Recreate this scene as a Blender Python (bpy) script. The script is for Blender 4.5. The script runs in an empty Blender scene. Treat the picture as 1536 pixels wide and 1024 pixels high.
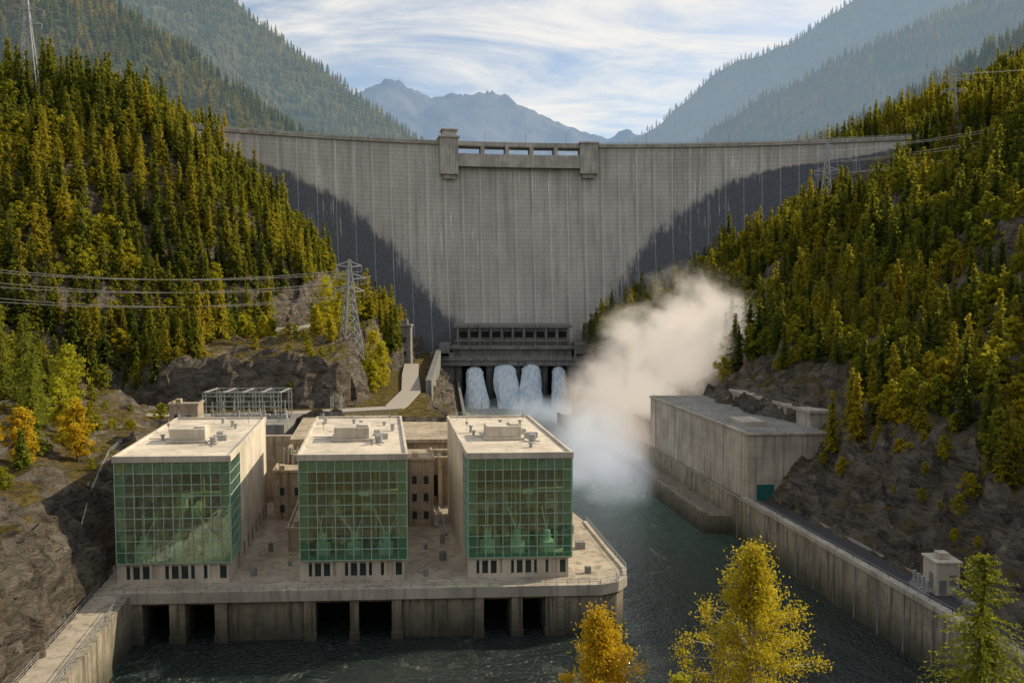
import bpy, math, numpy as np
from mathutils import Vector
rng=np.random.default_rng(7)
D=bpy.data; S=bpy.context.scene
def link(o): S.collection.objects.link(o)
# ---------------------------------------------------------------- noise
def _h(ix,iy,s):
    n=(ix.astype(np.int64)*374761393+iy.astype(np.int64)*668265263+s*1442695041)&0xFFFFFFFF
    n=((n^(n>>13))*1274126177)&0xFFFFFFFF
    n=n^(n>>16)
    return (n&0xFFFFFF)/float(0xFFFFFF)
def vn(x,y,s=0):
    xi=np.floor(x);yi=np.floor(y);fx=x-xi;fy=y-yi
    fx=fx*fx*(3-2*fx);fy=fy*fy*(3-2*fy)
    a=_h(xi,yi,s);b=_h(xi+1,yi,s);c=_h(xi,yi+1,s);d=_h(xi+1,yi+1,s)
    return (a*(1-fx)+b*fx)*(1-fy)+(c*(1-fx)+d*fx)*fy
def fbm(x,y,o=5,s=0,ridge=False):
    r=0;a=.5;t=0
    for i in range(o):
        n=vn(x*2**i+17*i,y*2**i-9*i,s+i)
        if ridge:n=1-abs(2*n-1)
        r=r+a*n;t+=a;a*=.5
    return r/t
def sm(a,b,x):
    t=np.clip((x-a)/(b-a),0,1);return t*t*(3-2*t)
# ---------------------------------------------------------------- materials
class NT:
    def __init__(s,name,world=None):
        if world: s.nt=world.node_tree
        else:
            s.m=D.materials.new(name);s.m.use_nodes=True;s.nt=s.m.node_tree
        s.nt.nodes.clear()
    def n(s,t,**k):
        nd=s.nt.nodes.new(t)
        for a,b in k.items(): setattr(nd,a,b)
        return nd
    def set(s,sock,v):
        if isinstance(v,bpy.types.NodeSocket): s.nt.links.new(v,sock)
        elif v is not None:
            if isinstance(v,(tuple,list)) and len(v)==3 and sock.type=='RGBA': v=(*v,1)
            sock.default_value=v
    def pos(s): return s.n('ShaderNodeNewGeometry').outputs['Position']
    def scale(s,v,sc):
        m=s.n('ShaderNodeVectorMath',operation='MULTIPLY');s.set(m.inputs[0],v);m.inputs[1].default_value=sc;return m.outputs[0]
    def noise(s,v,scale,detail=4,rough=.55,dist=0):
        n=s.n('ShaderNodeTexNoise');s.set(n.inputs['Vector'],v);n.inputs['Scale'].default_value=scale
        n.inputs['Detail'].default_value=detail;n.inputs['Roughness'].default_value=rough;n.inputs['Distortion'].default_value=dist
        return n.outputs['Fac']
    def math(s,op,a,b=0,c=0,clamp=False):
        m=s.n('ShaderNodeMath',operation=op,use_clamp=clamp);s.set(m.inputs[0],a);s.set(m.inputs[1],b)
        return m.outputs[0]
    def map(s,v,a,b,c=0.,d=1.,smooth=True):
        m=s.n('ShaderNodeMapRange');m.interpolation_type='SMOOTHSTEP' if smooth else 'LINEAR'
        s.set(m.inputs[0],v)
        for i,q in enumerate((a,b,c,d)): m.inputs[i+1].default_value=q
        return m.outputs[0]
    def ramp(s,f,pts):
        r=s.n('ShaderNodeValToRGB');s.set(r.inputs[0],f);e=r.color_ramp.elements
        while len(e)<len(pts): e.new(.5)
        for el,(p,c) in zip(e,pts): el.position=p;el.color=(*c,1)
        return r.outputs[0]
    def mix(s,f,a,b,bt='MIX'):
        m=s.n('ShaderNodeMix',data_type='RGBA',blend_type=bt);s.set(m.inputs[0],f);s.set(m.inputs[6],a);s.set(m.inputs[7],b);return m.outputs[2]
    def xyz(s,v):
        m=s.n('ShaderNodeSeparateXYZ');s.set(m.inputs[0],v);return m.outputs
    def comb(s,x,y,z):
        m=s.n('ShaderNodeCombineXYZ')
        for i,q in enumerate((x,y,z)): s.set(m.inputs[i],q)
        return m.outputs[0]
    def bump(s,h,st=.5,dist=1.):
        b=s.n('ShaderNodeBump');s.set(b.inputs['Height'],h);b.inputs['Strength'].default_value=st;b.inputs['Distance'].default_value=dist;return b.outputs[0]
    def pr(s,col,rough=.8,normal=None,metal=0,spec=.3):
        p=s.n('ShaderNodeBsdfPrincipled');s.set(p.inputs['Base Color'],col);s.set(p.inputs['Roughness'],rough)
        s.set(p.inputs['Metallic'],metal);p.inputs['Specular IOR Level'].default_value=spec
        if normal is not None:s.set(p.inputs['Normal'],normal)
        return p.outputs[0]
    def mixs(s,f,a,b):
        m=s.n('ShaderNodeMixShader');s.set(m.inputs[0],f);s.set(m.inputs[1],a);s.set(m.inputs[2],b);return m.outputs[0]
    def out(s,sh,vol=None):
        o=s.n('ShaderNodeOutputMaterial')
        if sh is not None:s.set(o.inputs[0],sh)
        if vol is not None:s.set(o.inputs['Volume'],vol)
        return s.m
def concrete(name,c,streak=.45,rough=.85,stainz=None,blot=.0,lift=0):
    t=NT(name);p=t.pos()
    a=t.noise(p,.12,5);b=t.noise(p,2.5,5,.7);st=t.noise(t.scale(p,(.9,.9,.06)),1.0,4,.65)
    col=t.mix(t.map(a,.3,.7),tuple(x*.74 for x in c),tuple(min(1,x*1.12) for x in c))
    col=t.mix(t.map(b,.35,.75,0,.4),col,tuple(x*.55 for x in c))
    col=t.mix(t.map(st,.46,.70,0,streak),col,(c[0]*.26,c[1]*.23,c[2]*.20))
    if blot:
        e=t.noise(p,.33,6,.7,1.2);col=t.mix(t.map(e,.47,.62,0,blot),col,tuple(x*.42 for x in c))
    z=t.xyz(p)[2]
    if stainz:
        f=t.math('MULTIPLY',t.map(z,stainz[0],stainz[1],.9,0),t.map(a,.2,.6,.6,1))
        col=t.mix(f,col,(.03,.032,.022))
    if lift:
        j=t.math('ABSOLUTE',t.math('SUBTRACT',t.math('FRACT',t.math('DIVIDE',z,lift)),.5));col=t.mix(t.map(j,.46,.495,0,.45),col,tuple(x*.4 for x in c))
    return t.out(t.pr(col,rough,t.bump(b,.35,.12)))
def plain(name,c,rough=.6,metal=0,var=.25,sc=3):
    t=NT(name);b=t.noise(t.pos(),sc,4)
    return t.out(t.pr(t.mix(t.map(b,.3,.7),tuple(x*(1-var) for x in c),tuple(min(1,x*(1+var)) for x in c)),rough,None,metal))
M_con=concrete('concrete_pale',(.50,.45,.38),.6,lift=3.3)
M_par=concrete('parapet_concrete',(.46,.42,.36),.45)
M_wall=concrete('concrete_building_wall',(.62,.56,.47),.3)
M_beige=concrete('concrete_beige',(.46,.38,.28),.75,blot=.4,lift=2.6)
M_quay=concrete('concrete_quay',(.36,.32,.25),1.,stainz=(-3,6),blot=.6)
M_conD=concrete('concrete_dark_weathered',(.24,.24,.23),.7,lift=3)
M_conM=concrete('concrete_mid',(.27,.265,.25),.65)
M_roof=concrete('roof_gravel',(.66,.58,.47),.0,blot=.4)
M_deck=concrete('deck_paving',(.44,.38,.30),.0,blot=.75)
M_asph=plain('asphalt',(.055,.055,.06),.9)
M_path=plain('light_gravel_road',(.32,.29,.25),.9)
M_steel=plain('galvanised_steel',(.36,.37,.37),.5,.3)
M_frame=plain('green_window_frame',(.34,.48,.40),.45,.0)
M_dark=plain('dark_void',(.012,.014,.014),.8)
M_win=plain('dark_window_glass',(.03,.05,.05),.15)
M_teal=plain('teal_door_paint',(.02,.12,.11),.5)
M_wire=plain('aluminium_cable',(.62,.56,.48),.5,.1)
M_mach=plain('machine_paint',(.78,.84,.70),.4,.0)
M_int=concrete('interior_wall',(.09,.075,.05),.6,blot=.8)
M_int2=concrete('interior_gallery',(.62,.50,.30),.4,blot=.5)
# dam face
t=NT('dam_concrete');uvn=t.n('ShaderNodeUVMap');uvn.uv_map='UVMap';uv=t.xyz(uvn.outputs[0]);u,v=uv[0],uv[1]
U=t.comb(u,v,0)
at=t.n('ShaderNodeAttribute');at.attribute_name='stain'  # signed distance to the edge of the painted flank shade
n1=t.noise(t.scale(U,(.03,.03,1)),1,6);n2=t.noise(t.scale(U,(.5,.5,1)),1,5,.7)
strk=t.noise(t.scale(U,(.22,.010,1)),1,5,.72);strk2=t.noise(t.scale(U,(.8,.022,1)),1,4,.7)
col=t.mix(t.map(n1,.3,.7),(.41,.38,.335),(.56,.525,.465))
col=t.mix(t.map(n2,.35,.75,0,.5),col,(.28,.265,.24))
col=t.mix(t.map(strk,.44,.68,0,.6),col,(.24,.23,.21))
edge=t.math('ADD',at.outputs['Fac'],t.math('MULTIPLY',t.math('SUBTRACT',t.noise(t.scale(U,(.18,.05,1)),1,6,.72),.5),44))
shadem=t.map(edge,-6,7)
col=t.mix(t.math('MULTIPLY',shadem,.95),col,t.mix(t.map(n2,.3,.7),(.055,.066,.084),(.105,.118,.140)))  # bluish mountain shade on both flanks, painted into the concrete colour
w=t.math('MULTIPLY',t.map(strk2,.56,.68),t.math('MULTIPLY',t.map(t.noise(t.scale(U,(.02,.018,1)),1,3),.46,.58),t.map(v,60,100,0,.9)))
col=t.mix(w,col,(.82,.80,.76))
ju=t.math('ABSOLUTE',t.math('SUBTRACT',t.math('FRACT',t.math('DIVIDE',u,13.0)),.5))
jm=t.math('MULTIPLY',t.map(ju,.470,.497),t.map(n2,.3,.6,.4,.9))
col=t.mix(jm,col,t.mix(shadem,(.72,.69,.63),(.37,.39,.42)))
ju2=t.math('ABSOLUTE',t.math('SUBTRACT',t.math('FRACT',t.math('DIVIDE',t.math('ADD',u,2),13.0)),.5))
col=t.mix(t.map(ju2,.475,.497,0,.55),col,(.12,.12,.12))
jv=t.math('ABSOLUTE',t.math('SUBTRACT',t.math('FRACT',t.math('DIVIDE',v,3.0)),.5))
col=t.mix(t.map(jv,.42,.49,0,.45),col,(.13,.13,.13))
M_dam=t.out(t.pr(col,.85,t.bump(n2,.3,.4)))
# terrain
def terrain_mat(name,rockc=(.23,.20,.165)):
    t=NT(name);g=t.n('ShaderNodeNewGeometry');p=g.outputs['Position'];nz=t.xyz(g.outputs['Normal'])[2]
    a=t.noise(p,.06,6,.6);b=t.noise(p,.5,7,.7)
    mp=t.n('ShaderNodeMapping');t.set(mp.inputs[0],p);mp.inputs['Rotation'].default_value=(.5,.35,.4);mp.inputs['Scale'].default_value=(1,.5,1.7)
    c=t.noise(mp.outputs[0],.22,10,.74,1.4);c3=t.noise(mp.outputs[0],.9,6,.7,.6)
    vo=t.n('ShaderNodeTexVoronoi');vo.feature='F1';vo.inputs['Scale'].default_value=.33;t.set(vo.inputs['Vector'],mp.outputs[0])
    blk=t.xyz(vo.outputs['Color'])[0]
    rock=t.ramp(t.math('ADD',t.math('MULTIPLY',c,.85),t.math('MULTIPLY',blk,.15)),[(.33,tuple(x*.30 for x in rockc)),(.44,tuple(x*.8 for x in rockc)),(.56,tuple(x*1.3 for x in rockc)),(.70,tuple(x*2 for x in rockc))])
    rock=t.mix(t.map(c3,.46,.34,0,.85),rock,(.03,.027,.024))
    rock=t.mix(t.map(a,.5,.7,0,.4),rock,(.22,.145,.085))
    gr=t.ramp(b,[(.3,(.04,.038,.012)),(.46,(.12,.10,.03)),(.6,(.28,.20,.06)),(.75,(.20,.13,.05))])
    f=t.map(t.math('ADD',nz,t.math('MULTIPLY',t.math('SUBTRACT',b,.5),.5)),.78,.93)
    col=t.mix(f,rock,gr)
    h=t.math('ADD',t.math('MULTIPLY',c,2.6),t.math('ADD',t.math('MULTIPLY',blk,.4),t.math('MULTIPLY',c3,.9)))
    return t.out(t.pr(col,.95,t.bump(h,1.0,2.6),spec=.1))
M_terr=terrain_mat('hillside_rock_and_grass')
def leafmat(name,pts,patch=None,trans=.45,haze=None,hc=None):
    t=NT(name);oi=t.n('ShaderNodeObjectInfo');p=t.pos()
    a=t.noise(p,.018,3);b=t.noise(p,.9,3)
    f=t.math('ADD',t.math('MULTIPLY',oi.outputs['Random'],.58),t.math('MULTIPLY',t.map(a,.35,.66),.42))
    col=t.ramp(f,pts)
    col=t.mix(t.map(b,.3,.7,0,.4),col,tuple(x*.55 for x in pts[0][1]))
    d=t.n('ShaderNodeBsdfDiffuse');t.set(d.inputs[0],col)
    tr=t.n('ShaderNodeBsdfTranslucent');t.set(tr.inputs[0],t.mix(.55,col,(.46,.43,.04)) if patch is None else col)
    sh=t.mixs(trans,d.outputs[0],tr.outputs[0])
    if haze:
        e=t.n('ShaderNodeEmission');t.set(e.inputs[0],hc);e.inputs[1].default_value=1;sh=t.mixs(haze,sh,e.outputs[0])  # distance haze put into the foliage as flat emission
    return t.out(sh)
M_conif=leafmat('conifer_needles',[(0,(.03,.06,.02)),(.30,(.06,.095,.025)),(.50,(.15,.17,.03)),(.70,(.38,.33,.035)),(1,(.56,.40,.035))],trans=.52)
M_decid=leafmat('broad_leaves',[(0,(.12,.16,.02)),(.35,(.30,.31,.03)),(.7,(.52,.43,.03)),(1,(.60,.42,.03))],trans=.5)
M_yel=leafmat('autumn_birch_leaves',[(0,(.45,.46,.04)),(.5,(.58,.52,.04)),(1,(.62,.5,.04))],1,.5)
M_gold=leafmat('autumn_orange_leaves',[(0,(.66,.50,.04)),(1,(.66,.44,.03))],1,.5)
M_pine=leafmat('bright_pine_needles',[(0,(.16,.21,.035)),(1,(.25,.28,.04))],None,.5)
M_bark=plain('bark',(.10,.075,.055),.95,0,.4,4)
M_birchbark=plain('birch_bark',(.38,.34,.28),.9,0,.5,5)
# ---------------------------------------------------------------- mesh helpers
def mk(name,V,F,mats,mi=None,smooth=False,parent=None,lnk=True):
    me=D.meshes.new(name);me.from_pydata(np.asarray(V).tolist(),[],[list(f) for f in F] if not isinstance(F,np.ndarray) else F.tolist())
    if not isinstance(mats,(list,tuple)):mats=[mats]
    for m in mats:me.materials.append(m)
    if mi is not None:me.polygons.foreach_set('material_index',np.asarray(mi,dtype=np.int32))
    if smooth:me.polygons.foreach_set('use_smooth',np.ones(len(me.polygons),dtype=bool))
    me.update();o=D.objects.new(name,me)
    if lnk:link(o)
    if parent:o.parent=parent
    return o
def empty(name,loc=(0,0,0)):
    o=D.objects.new(name,None);o.empty_display_size=1;link(o);return o
class B:
    def __init__(s,f=None):s.V=[];s.F=[];s.f=f or (lambda x,y,z:(x,y,z))
    def prism(s,P,z0,z1):
        n=len(P);b=len(s.V)
        for z in(z0,z1):
            for (x,y) in P:s.V.append(s.f(x,y,z))
        s.F.append(tuple(b+i for i in range(n))[::-1]);s.F.append(tuple(b+n+i for i in range(n)))
        for i in range(n):
            j=(i+1)%n;s.F.append((b+i,b+j,b+n+j,b+n+i))
        return s
    def box(s,x0,x1,y0,y1,z0,z1):return s.prism([(x0,y0),(x1,y0),(x1,y1),(x0,y1)],z0,z1)
    def cyl(s,x,y,r,z0,z1,n=16):return s.prism([(x+r*math.cos(6.2832*i/n),y+r*math.sin(6.2832*i/n)) for i in range(n)],z0,z1)
    def beam(s,p,q,w,tf=True):
        if tf:p=s.f(*p);q=s.f(*q)
        p=Vector(p);q=Vector(q);d=(q-p)
        if d.length<1e-6:return s
        d.normalize();a=d.cross(Vector((0,0,1)) if abs(d.z)<.9 else Vector((1,0,0))).normalized();c=d.cross(a)
        b=len(s.V);w/=2
        for o in(p,q):
            for i,j in((-1,-1),(1,-1),(1,1),(-1,1)):s.V.append(tuple(o+a*w*i+c*w*j))
        s.F+=[(b,b+3,b+2,b+1),(b+4,b+5,b+6,b+7)]+[(b+i,b+(i+1)%4,b+4+(i+1)%4,b+4+i) for i in range(4)]
        return s
    def obj(s,name,mat,parent=None,bevel=0):
        o=mk(name,s.V,s.F,mat,parent=parent)
        if bevel:
            m=o.modifiers.new('bevel','BEVEL');m.width=bevel;m.segments=1;m.limit_method='ANGLE'
        return o
def rail(b,pts,h=1.1,step=2.5,w=.08):
    for (p,q) in zip(pts[:-1],pts[1:]):
        p=Vector(p);q=Vector(q);n=max(1,int((q-p).length/step))
        for i in range(n+1):
            c=p.lerp(q,i/n);b.beam(c,c+Vector((0,0,h)),w,False)
        for k in(h,h*.55):b.beam(p+Vector((0,0,k)),q+Vector((0,0,k)),w*.8,False)
# ---------------------------------------------------------------- terrain function
def xw(y):return np.interp(y,[-300,0,420,530,600],[149,100.1,31.6,46,50])
def xcl(y):return np.interp(y,[0,165,213,240,300,500,560],[60,24,15,4,-15,-33,-36])
def xr(y):return -76-.2*(y-155)
def T(x,y):
    x=np.asarray(x,float);y=np.asarray(y,float)
    wob=(fbm(x/38,y/38,4,3)-.5);wob2=(fbm(x/11,y/11,5,9)-.5);rg=fbm(x/55,y/55,4,21,True)-.6
    W=np.interp(x,[-900,-500,-400,-330,-270,-207,-168,-140,-120,-112,-103,-85,-62,-52,-46],[520,260,215,190,178,166,132,108,88,76,48,42,33,25,-8])
    W=W+np.where(x<-112,(wob*22+rg*14),0)
    hill=np.where(y>425,W,W-.92*(425-y)*np.where(x<-112,1,1.2))
    Bz=np.interp(y,[284,291,330,390,425,520],[25,43,46,48,50,50])+wob2*9
    edge=-61+wob*22+np.interp(y,[290,425],[3,-8])
    Bm=sm(0,6,edge-x)*sm(-150,-125,x)
    blf=25+(Bz-25)*Bm
    te=np.interp(y,[200,262,270,330,450,560],[-14,-20,-27,-37,-49,-56])
    cl=xcl(y)
    slope=np.interp((x-te)/np.maximum(cl-te,1),[0,1],[1,0])
    L=np.where(y>262,3+22*np.clip(slope,0,1),-9.)
    L=np.where((y>283)&(y<560)&(x<-50),np.maximum(L,blf),L)
    L=np.where(x<-62,np.maximum(L,hill),L)
    L=np.where((y>262)&(x<te),np.maximum(L,25),L)
    xb=xr(y)-6.2
    d=xb-x
    bank=5+np.interp(d,[0,1,7,11,200],[0,5,19,21,76])+wob2*9*sm(1,8,d)+wob*6*sm(5,20,d)
    L=np.where((d>0)&(y<275),np.maximum(bank,0)*1.0,L)
    L=np.where((d>0)&(y<275)&(x<-112),np.maximum(L,hill),L)
    L=np.where((x>cl),-9,L)
    xl=100.1-.163*y+9
    dr=x-xl
    R=8+np.interp(dr,[0,5,16,26,69,138,194,221,300,450,900],[0,7,21,27,50,86,116,133,178,245,450])
    R=R+sm(0,12,dr)*(wob2*12+wob*14)+sm(40,120,dr)*(rg*30+wob*12)
    w=xw(y)
    R=np.where(dr<0,7.5,R)
    out=np.where(x<w+4,L,R)
    out=np.where((x>=cl)&(x<w+4),-9,out)
    out=np.where((y<150)&(x<w+4)&(x>xr(y)-3.5),-9,out)
    near=60-.64*y+np.where(y<0,-.1*y,0)+wob2*3+wob*6
    near=np.minimum(near,58.5)+np.where(y<-6,(-6-y)*.45,0)
    out=np.maximum(out,near)
    return out
ST=1.8
xs=np.arange(-540,541,ST);ys=np.arange(-240,720,ST)
X,Y=np.meshgrid(xs,ys);Z=T(X,Y)
gy,gx=np.gradient(Z,ST);st=sm(.55,1.2,np.hypot(gx,gy))*(Z>9)
cr=fbm(X/13+Z/15,Y/13-Z/11,4,61,True)-.62;cr2=fbm(X/5,Z/6+Y/5,3,71)-.5
lay=Z+X*.25+Y*.12+cr2*5;lay=lay/4.5;lay=(lay-np.floor(lay))   # tilted strata ledges
Z2=Z+st*(cr*11+cr2*3.5+(sm(.1,.6,lay)-lay)*4.2);X2_=X+st*((fbm(Z/6,Y/6,3,81)-.5)*6);Y2_=Y+st*(fbm(X/6,Z/6,3,83)-.5)*6
def grid_obj(name,X,Y,Z,mat,smooth=True):
    r,c=X.shape;V=np.stack([X.ravel(),Y.ravel(),Z.ravel()],1)
    i=np.arange(r*c).reshape(r,c);F=np.stack([i[:-1,:-1].ravel(),i[:-1,1:].ravel(),i[1:,1:].ravel(),i[1:,:-1].ravel()],1)
    return mk(name,V,F,mat,smooth=smooth)
grid_obj('hillside_terrain',X2_,Y2_,Z2,M_terr,False)
mk('ground',[(-30000,-30000,-14),(30000,-30000,-14),(30000,30000,-14),(-30000,30000,-14)],[(0,1,2,3)],M_terr)
# ---------------------------------------------------------------- water
t=NT('river_water');p=t.pos();q=t.xyz(p)
n1=t.noise(t.scale(p,(1,.6,1)),.28,4,.6);n2=t.noise(p,1.3,4,.65,.5);n3=t.noise(t.scale(p,(1,.5,1)),.16,6,.75,.8)
fy=t.map(q[1],215,460)
fo=t.math('MULTIPLY',t.map(t.math('ADD',n3,t.math('MULTIPLY',fy,.3)),.54,.72),t.map(q[1],150,330,.12,1))
fx=t.map(q[0],-10,35)
tur=t.math('MULTIPLY',t.map(q[1],140,330),fx)
col=t.mix(tur,(.003,.014,.012),(.13,.25,.19))
col=t.mix(t.math('MULTIPLY',fo,.8),col,(.62,.68,.62))
ro=t.math('ADD',.10,t.math('MULTIPLY',fo,.4))
calm=t.map(q[1],110,220,.4,1.6)
hh=t.math('MULTIPLY',t.math('ADD',t.math('MULTIPLY',n1,1.4),t.math('MULTIPLY',n2,1.0)),calm)
M_water=t.out(t.pr(col,ro,t.bump(hh,1.,1.5),spec=.6))
mk('river_water',[(-90,60,-3),(130,60,-3),(130,600,-3),(-90,600,-3)],[(0,1,2,3)],M_water)
mk('reservoir_water',[(-400,640,166),(500,640,166),(500,1400,166),(-400,1400,166)],[(0,1,2,3)],M_water)
# ---------------------------------------------------------------- dam
dam=empty('concrete_arch_dam',(0,0,0))
CX,CY,RC=80.,-50.,650.
def arcp(x,dr,z):
    th=math.asin((x-CX)/RC);return (CX+(RC+dr)*math.sin(th),CY+(RC+dr)*math.cos(th),z)
def batter(z):return -40*np.clip((176-z)/180,0,1.1)**1.5
bz=[0,42,52,78,104,130,151,158,166,176];bx=[40,45,58,77,95,124,162,192,260,300]  # outline of the painted flank shade: half-width by height
def face(name,x0,x1,z0,z1,nx,nz):
    xs=np.linspace(x0,x1,nx);zs=np.linspace(z0,z1,nz);XX,ZZ=np.meshgrid(xs,zs)
    th=np.arcsin((XX-CX)/RC);R=RC+batter(ZZ)
    V=np.stack([(CX+R*np.sin(th)).ravel(),(CY+R*np.cos(th)).ravel(),ZZ.ravel()],1)
    i=np.arange(nx*nz).reshape(nz,nx);F=np.stack([i[:-1,:-1].ravel(),i[:-1,1:].ravel(),i[1:,1:].ravel(),i[1:,:-1].ravel()],1)
    o=mk(name,V,F,M_dam,smooth=True,parent=dam);me=o.data
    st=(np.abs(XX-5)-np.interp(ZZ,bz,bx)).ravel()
    a=me.attributes.new('stain','FLOAT','POINT');a.data.foreach_set('value',st.astype(np.float32))  # signed distance to the edge of the painted shade
    uvl=me.uv_layers.new(name='UVMap');li=np.empty(len(me.loops),dtype=np.int32);me.loops.foreach_get('vertex_index',li)
    UV=np.stack([(th*RC).ravel()[li],ZZ.ravel()[li]],1);uvl.data.foreach_set('uv',UV.astype(np.float32).ravel())
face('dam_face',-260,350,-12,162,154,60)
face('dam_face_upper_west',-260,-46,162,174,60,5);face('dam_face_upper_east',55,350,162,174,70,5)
def arcbox(b,x0,x1,d0,d1,z0,z1,n=1):
    for i in range(n):
        a=x0+(x1-x0)*i/n;c=x0+(x1-x0)*(i+1)/n
        P=[arcp(a,d0,0)[:2],arcp(c,d0,0)[:2],arcp(c,d1,0)[:2],arcp(a,d1,0)[:2]]
        b.prism(P,z0,z1)
M_crest=concrete('crest_concrete',(.47,.44,.39),.6)
b=B();arcbox(b,-260,-46,-1.6,9,174,175.4,24);arcbox(b,55,350,-1.6,9,174,175.4,34)
arcbox(b,-260,-46,-1.9,-1.3,175.4,176.6,24);arcbox(b,55,350,-1.9,-1.3,175.4,176.6,34)
arcbox(b,-46,55,-2,9,173,175.4,6);arcbox(b,-46,55,-2.6,-1.8,173.4,176.6,6)
b.obj('crest_road_and_parapet',M_crest,dam)
b=B();arcbox(b,-260,-46,7,9,150,174,24);arcbox(b,55,350,7,9,150,174,34);arcbox(b,-46,55,4,9,150,166,6)
arcbox(b,-46,55,-4,8,162,166,6);b.obj('dam_upstream_face',M_conM,dam)
b=B();arcbox(b,-53,-40,-7,9.5,152,178);arcbox(b,50,63,-7,9.5,154,175.8)
arcbox(b,-50.5,-42,-5,8.5,149,152);arcbox(b,52,61,-5,8.5,151,154)
arcbox(b,-54,-39,-8,10,178,179.2);arcbox(b,-51,-41,-5,6,179.2,183.5);arcbox(b,-52,-40,-6,7,183.5,184.3)
for i in range(1,5):
    xx=-40+90*i/5;arcbox(b,xx-1.3,xx+1.3,-4.5,8,166,173)
arcbox(b,-40,50,-6,-3.8,158,167.2,6);arcbox(b,49,64,-8,10,175.8,177)
b.obj('crest_gate_towers',M_crest,dam,)
b=B();rail(b,[arcp(x_,-1.5,176.6) for x_ in range(-230,-54,16)],1.1,4,.18);rail(b,[arcp(x_,-1.5,176.6) for x_ in range(66,300,16)],1.1,4,.18)
for xx in (-130,-90,100,160,-20,10,40,210):
    p=arcp(xx,0,175);b.beam(p,(p[0],p[1],184),.35,False)
b.obj('crest_lamp_posts_and_railing',M_steel,dam)
ow=empty('outlet_works')
b=B()
for a,c in((-38,-33),(-17,-12.5),(1,5.5),(19,23.5),(37,42)):
    b.box(a,c,521,552,-10,19)
    b.prism([(a,521),((a+c)/2,517.5),(c,521)],-10,15)
b.box(-54,-38,519,560,-10,27);b.box(42,56,519,560,-10,27)
b.box(-56,58,516,560,19,22.5);b.box(-57,59,515,517,22.5,24)
b.box(-40,40,528,562,22.5,29);b.box(-48,-41,519,545,22.5,33);b.box(41,50,519,545,22.5,33)
b.box(-42,42,526,562,29,31);b.box(-37,38,535,562,31,43);b.box(-39,40,532,562,43,45)
for i in range(11):
    x0=-37+i*7.4;b.box(x0,x0+1.3,532.5,535,31,43)
b.box(-38.5,39.5,532,533.2,33.8,34.8)
for i in range(16):
    x0=-39.5+i*5.2;b.box(x0,x0+.9,527,528,22.5,29)
b.obj('structure',M_conD,ow,.15)
b=B();b.box(-33,37,546,548,-10,18.9)
for i in range(10):
    x0=-35.2+i*7.4;b.box(x0,x0+5,534.85,534.95,36.5,40.5)
b.obj('dark_openings',M_dark,ow)
b=B();rail(b,[(-56,515.5,24),(58,515.5,24)],1.2,4,.2);rail(b,[(-39,532.5,45),(40,532.5,45)],1.2,4,.2);b.obj('railing',M_steel,ow)
# channel side walls
def wallstrip(b,f,ys,w,z0,z1):
    for y0,y1 in zip(ys[:-1],ys[1:]):
        a=float(f(y0));c=float(f(y1));b.prism([(a,y0),(a+w,y0),(c+w,y1),(c,y1)],z0,z1)
ww=empty('river_retaining_wall')
b=B();wallstrip(b,xw,list(range(60,430,10))+[430,470,500,520],1.2,-9,8.3);b.obj('wall',M_quay,ww)
b=B();wallstrip(b,lambda y:xw(y)-.25,list(range(60,230,10)),1.7,8.3,9.3);b.obj('parapet',M_par,ww)
b=B()
for yy in range(70,230,8):
    x0=float(xw(yy));x1=float(xw(yy+.35));b.prism([(x0-.12,yy),(x0+.1,yy),(x1+.1,yy+.35),(x1-.12,yy+.35)],-9,8.3)
b.obj('panel_joints',M_conD,ww)
b=B();wallstrip(b,lambda y:xw(y)-8,list(range(226,430,12)),8,-9,2.2);wallstrip(b,lambda y:xw(y)-8.2,list(range(226,430,12)),1.2,2.2,3.2)
b.obj('river_berm_wall',M_quay,None)
b=B();wallstrip(b,lambda y:xw(y)+1.3,list(range(60,240,10)),8,-9,8.05);b.obj('service_road',M_asph)
b=B();wallstrip(b,lambda y:xw(y)+1.3,list(range(240,520,10)),6,-9,8.0);b.obj('river_bank_path',M_conM)
b=B();wallstrip(b,lambda y:xw(y)+9.3,list(range(60,224,10)),.4,7.6,8.6);b.obj('road_kerb',M_par)
b=B();pts=[(float(xw(y))+.5,y,9.3) for y in range(90,226,6)];rail(b,pts,1.1,3);b.obj('river_wall_railing',M_steel)
b=B();wallstrip(b,lambda y:xcl(y)-1.5,[214,240,270,300,340,380,420,460,500,520],1.5,-9,9);b.obj('spillway_channel_wall',M_conD,None)
b=B()
b.prism([(-36,330),(-33.5,330),(-46,516),(-49,516)],5,30);b.obj('chute_side_wall',M_conD)
tw=empty('gate_shaft_tower');b=B();b.box(-66,-58,455,463,20,47);b.box(-66.6,-57.4,454.4,463.6,47,48.2);b.box(-64,-60,457,461,48.2,51);b.obj('shaft',M_conM,tw,.1)
b=B();b.box(-63.5,-60.5,454.9,454.99,30,33);b.box(-63.5,-60.5,454.9,454.99,38,41);b.obj('windows',M_win,tw)
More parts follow.
